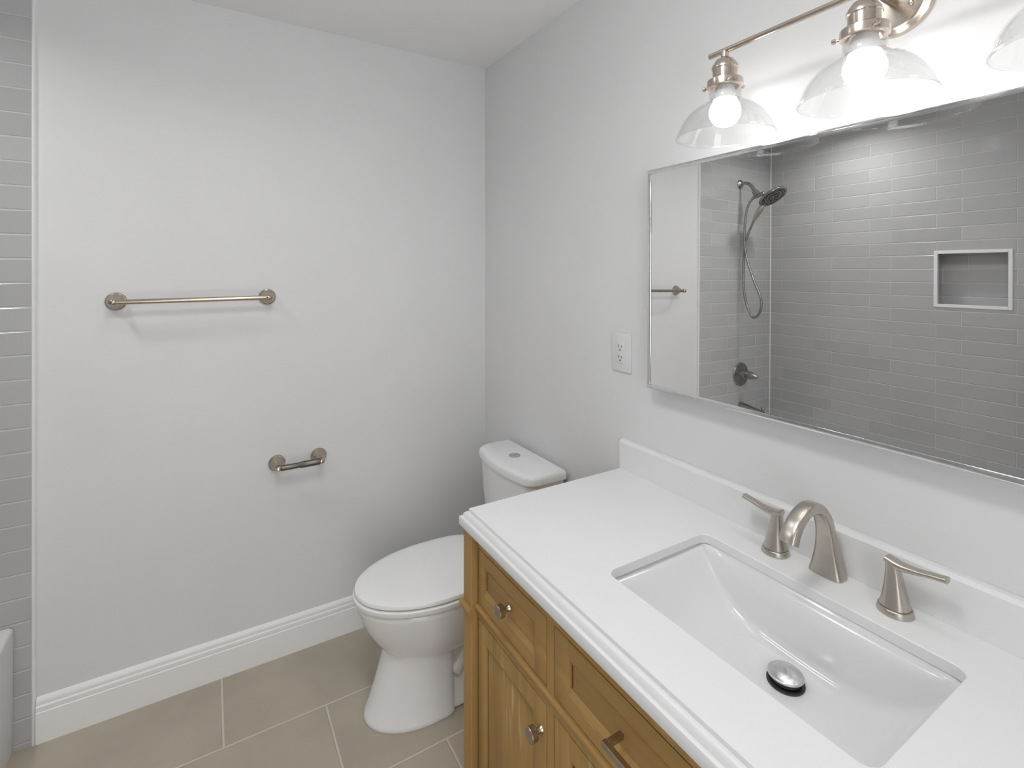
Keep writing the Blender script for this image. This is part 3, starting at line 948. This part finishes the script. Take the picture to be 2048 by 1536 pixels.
rows = [cross(BY1, BZ - 0.003, BZ, 0.0)]
for p in fl:
    rows.append(cross(p.y, p.z, BZ, 0.003))
rows += [cross(BY0, BZ - 0.004, BZ, 0.0)]
bm = bmesh.new()
G = [[bm.verts.new(p) for p in r] for r in rows]
for a, b_ in zip(G[:-1], G[1:]):
    for i in range(len(a) - 1):
        bm.faces.new((a[i], a[i + 1], b_[i + 1], b_[i]))
sb = build('basin_shell', bm, M_BASIN, t, 75)
md = sb.modifiers.new('thickness', 'SOLIDIFY')
md.thickness = 0.007
md.offset = -1.0
# drain with raised pop-up stopper
DX, DY, DZ = -0.203, -1.5805, 0.7095
dr = None
bm = bmesh.new()
add_lathe(bm, [(0.0, 0.0005), (0.023, 0.0005), (0.024, 0.001), (0.030, 0.0022), (0.0325, 0.0015), (0.0325, -0.001)], (DX, DY, DZ), seg=48)
dr = build('drain_flange', bm, M_RUBBER, t, label='dark drain ring')
bm = bmesh.new()
add_lathe(bm, [(0.020, 0.001), (0.026, 0.004), (0.026, 0.013)], (DX, DY, DZ), seg=40)
build('stopper_seal', bm, M_RUBBER, t, label='black rubber seal')
bm = bmesh.new()
add_lathe(bm, [(0.0295, 0.0125), (0.0310, 0.0135), (0.0312, 0.0150), (0.0304, 0.0162), (0.0296, 0.0168), (0.015, 0.0215), (0.0, 0.0262)], (DX, DY, DZ), seg=64)
build('drain_stopper', bm, M_STEEL, t, 20, label='spun steel cone-topped stopper')

# ------------------------------------------------------------------ faucet
t = thing('faucet', (-0.055, -1.58, CZ), 'brushed nickel arched faucet with two lever handles behind the sink', 'faucet')
bm = bmesh.new()
FY = -1.5745
spine = [((-0.0440, 0.8597), 0.0330, 0.0215), ((-0.0440, 0.8630), 0.0325, 0.0212), ((-0.0445, 0.885), 0.0265, 0.0180), ((-0.0465, 0.915), 0.0205, 0.0150), ((-0.0520, 0.950), 0.0170, 0.0130), ((-0.0640, 0.980), 0.0158, 0.0118),
         ((-0.0850, 1.002), 0.0152, 0.0110), ((-0.1120, 1.010), 0.0150, 0.0106), ((-0.1380, 1.005), 0.0150, 0.0108), ((-0.1600, 0.992), 0.0154, 0.0116), ((-0.1750, 0.975), 0.0160, 0.0124), ((-0.1835, 0.959), 0.0165, 0.0130)]
cp = catmull([(s[0][0], 0, s[0][1]) for s in spine], 5)
sc = catmull([(s[1], s[2], 0) for s in spine], 5)
rings = []
for i, p in enumerate(cp):
    a, b_ = cp[max(i - 1, 0)], cp[min(i + 1, len(cp) - 1)]
    tg = (b_ - a).normalized() if i > 4 else Vector((0, 0, 1))
    nv = Vector((tg.z, 0, -tg.x))           # inner side of the bend points to the wall at the foot
    hw, hd = sc[i].x, sc[i].y
    ring = []
    for k in range(32):
        an = 2 * PI * k / 32
        c, s = math.cos(an), math.sin(an)
        e = 2 / 3.6
        ring.append(Vector((p.x, FY, p.z)) + Vector((0, 1, 0)) * (hw * math.copysign(abs(c) ** e, c)) + nv * (hd * math.copysign(abs(s) ** e, s)))
    rings.append(ring)
add_loft(bm, rings)
build('spout', bm, M_NICKEL, t, 40)
def handle(y, sgn):
    hx = -0.060
    bm = bmesh.new()
    add_lathe(bm, [(0.0285, 0.0005), (0.0285, 0.002), (0.0262, 0.0095), (0.0245, 0.0105), (0.0, 0.0105)], (hx, y, CZ), seg=44)
    base = build('handle_base', bm, M_NICKEL, t, 30)
    bm = bmesh.new()
    secs = [(0.0105, 0.0222, 0.0222), (0.0120, 0.0232, 0.0232), (0.030, 0.0185, 0.0190), (0.050, 0.0142, 0.0150), (0.070, 0.0112, 0.0122), (0.082, 0.0100, 0.0118), (0.0925, 0.0098, 0.0122)]
    rings = []
    for h, ry, rx in secs:
        ring = []
        for k in range(28):
            an = 2 * PI * k / 28
            c, s = math.cos(an), math.sin(an)
            e = 2 / (2.0 + 2.0 * h / 0.09)
            lean = sgn * 0.004 * (h / 0.09) ** 2 * -1
            zz = CZ + h + (0.003 * (-sgn * c) if h > 0.09 else 0)
            ring.append(Vector((hx + rx * math.copysign(abs(s) ** e, s), y + lean + ry * math.copysign(abs(c) ** e, c), zz)))
        rings.append(ring)
    add_loft(bm, rings)
    hb = build('handle_body', bm, M_NICKEL, t, 40)
    bm = bmesh.new()
    pts = catmull([(hx, y - sgn * 0.0135, 0.9515), (hx, y + sgn * 0.006, 0.9455), (hx, y + sgn * 0.030, 0.9470), (hx, y + sgn * 0.053, 0.9515), (hx + 0.001, y + sgn * 0.076, 0.9545)], 6)
    hs = catmull([(0.0120, 0.0052, 0), (0.0118, 0.0068, 0), (0.0098, 0.0050, 0), (0.0088, 0.0042, 0), (0.0092, 0.0048, 0)], 6)
    rings = []
    for i, p in enumerate(pts):
        a, b_ = pts[max(i - 1, 0)], pts[min(i + 1, len(pts) - 1)]
        tg = (b_ - a).normalized()
        nv = tg.cross(Vector((1, 0, 0))).normalized()
        ring = []
        for k in range(20):
            an = 2 * PI * k / 20
            c, s = math.cos(an), math.sin(an)
            e = 2 / 3.0
            ring.append(p + Vector((1, 0, 0)) * (hs[i].x * math.copysign(abs(c) ** e, c)) + nv * (hs[i].y * math.copysign(abs(s) ** e, s)))
        rings.append(ring)
    add_loft(bm, rings)
    build('lever', bm, M_NICKEL, hb, 40)
handle(-1.4735, 1)
handle(-1.6990, -1)
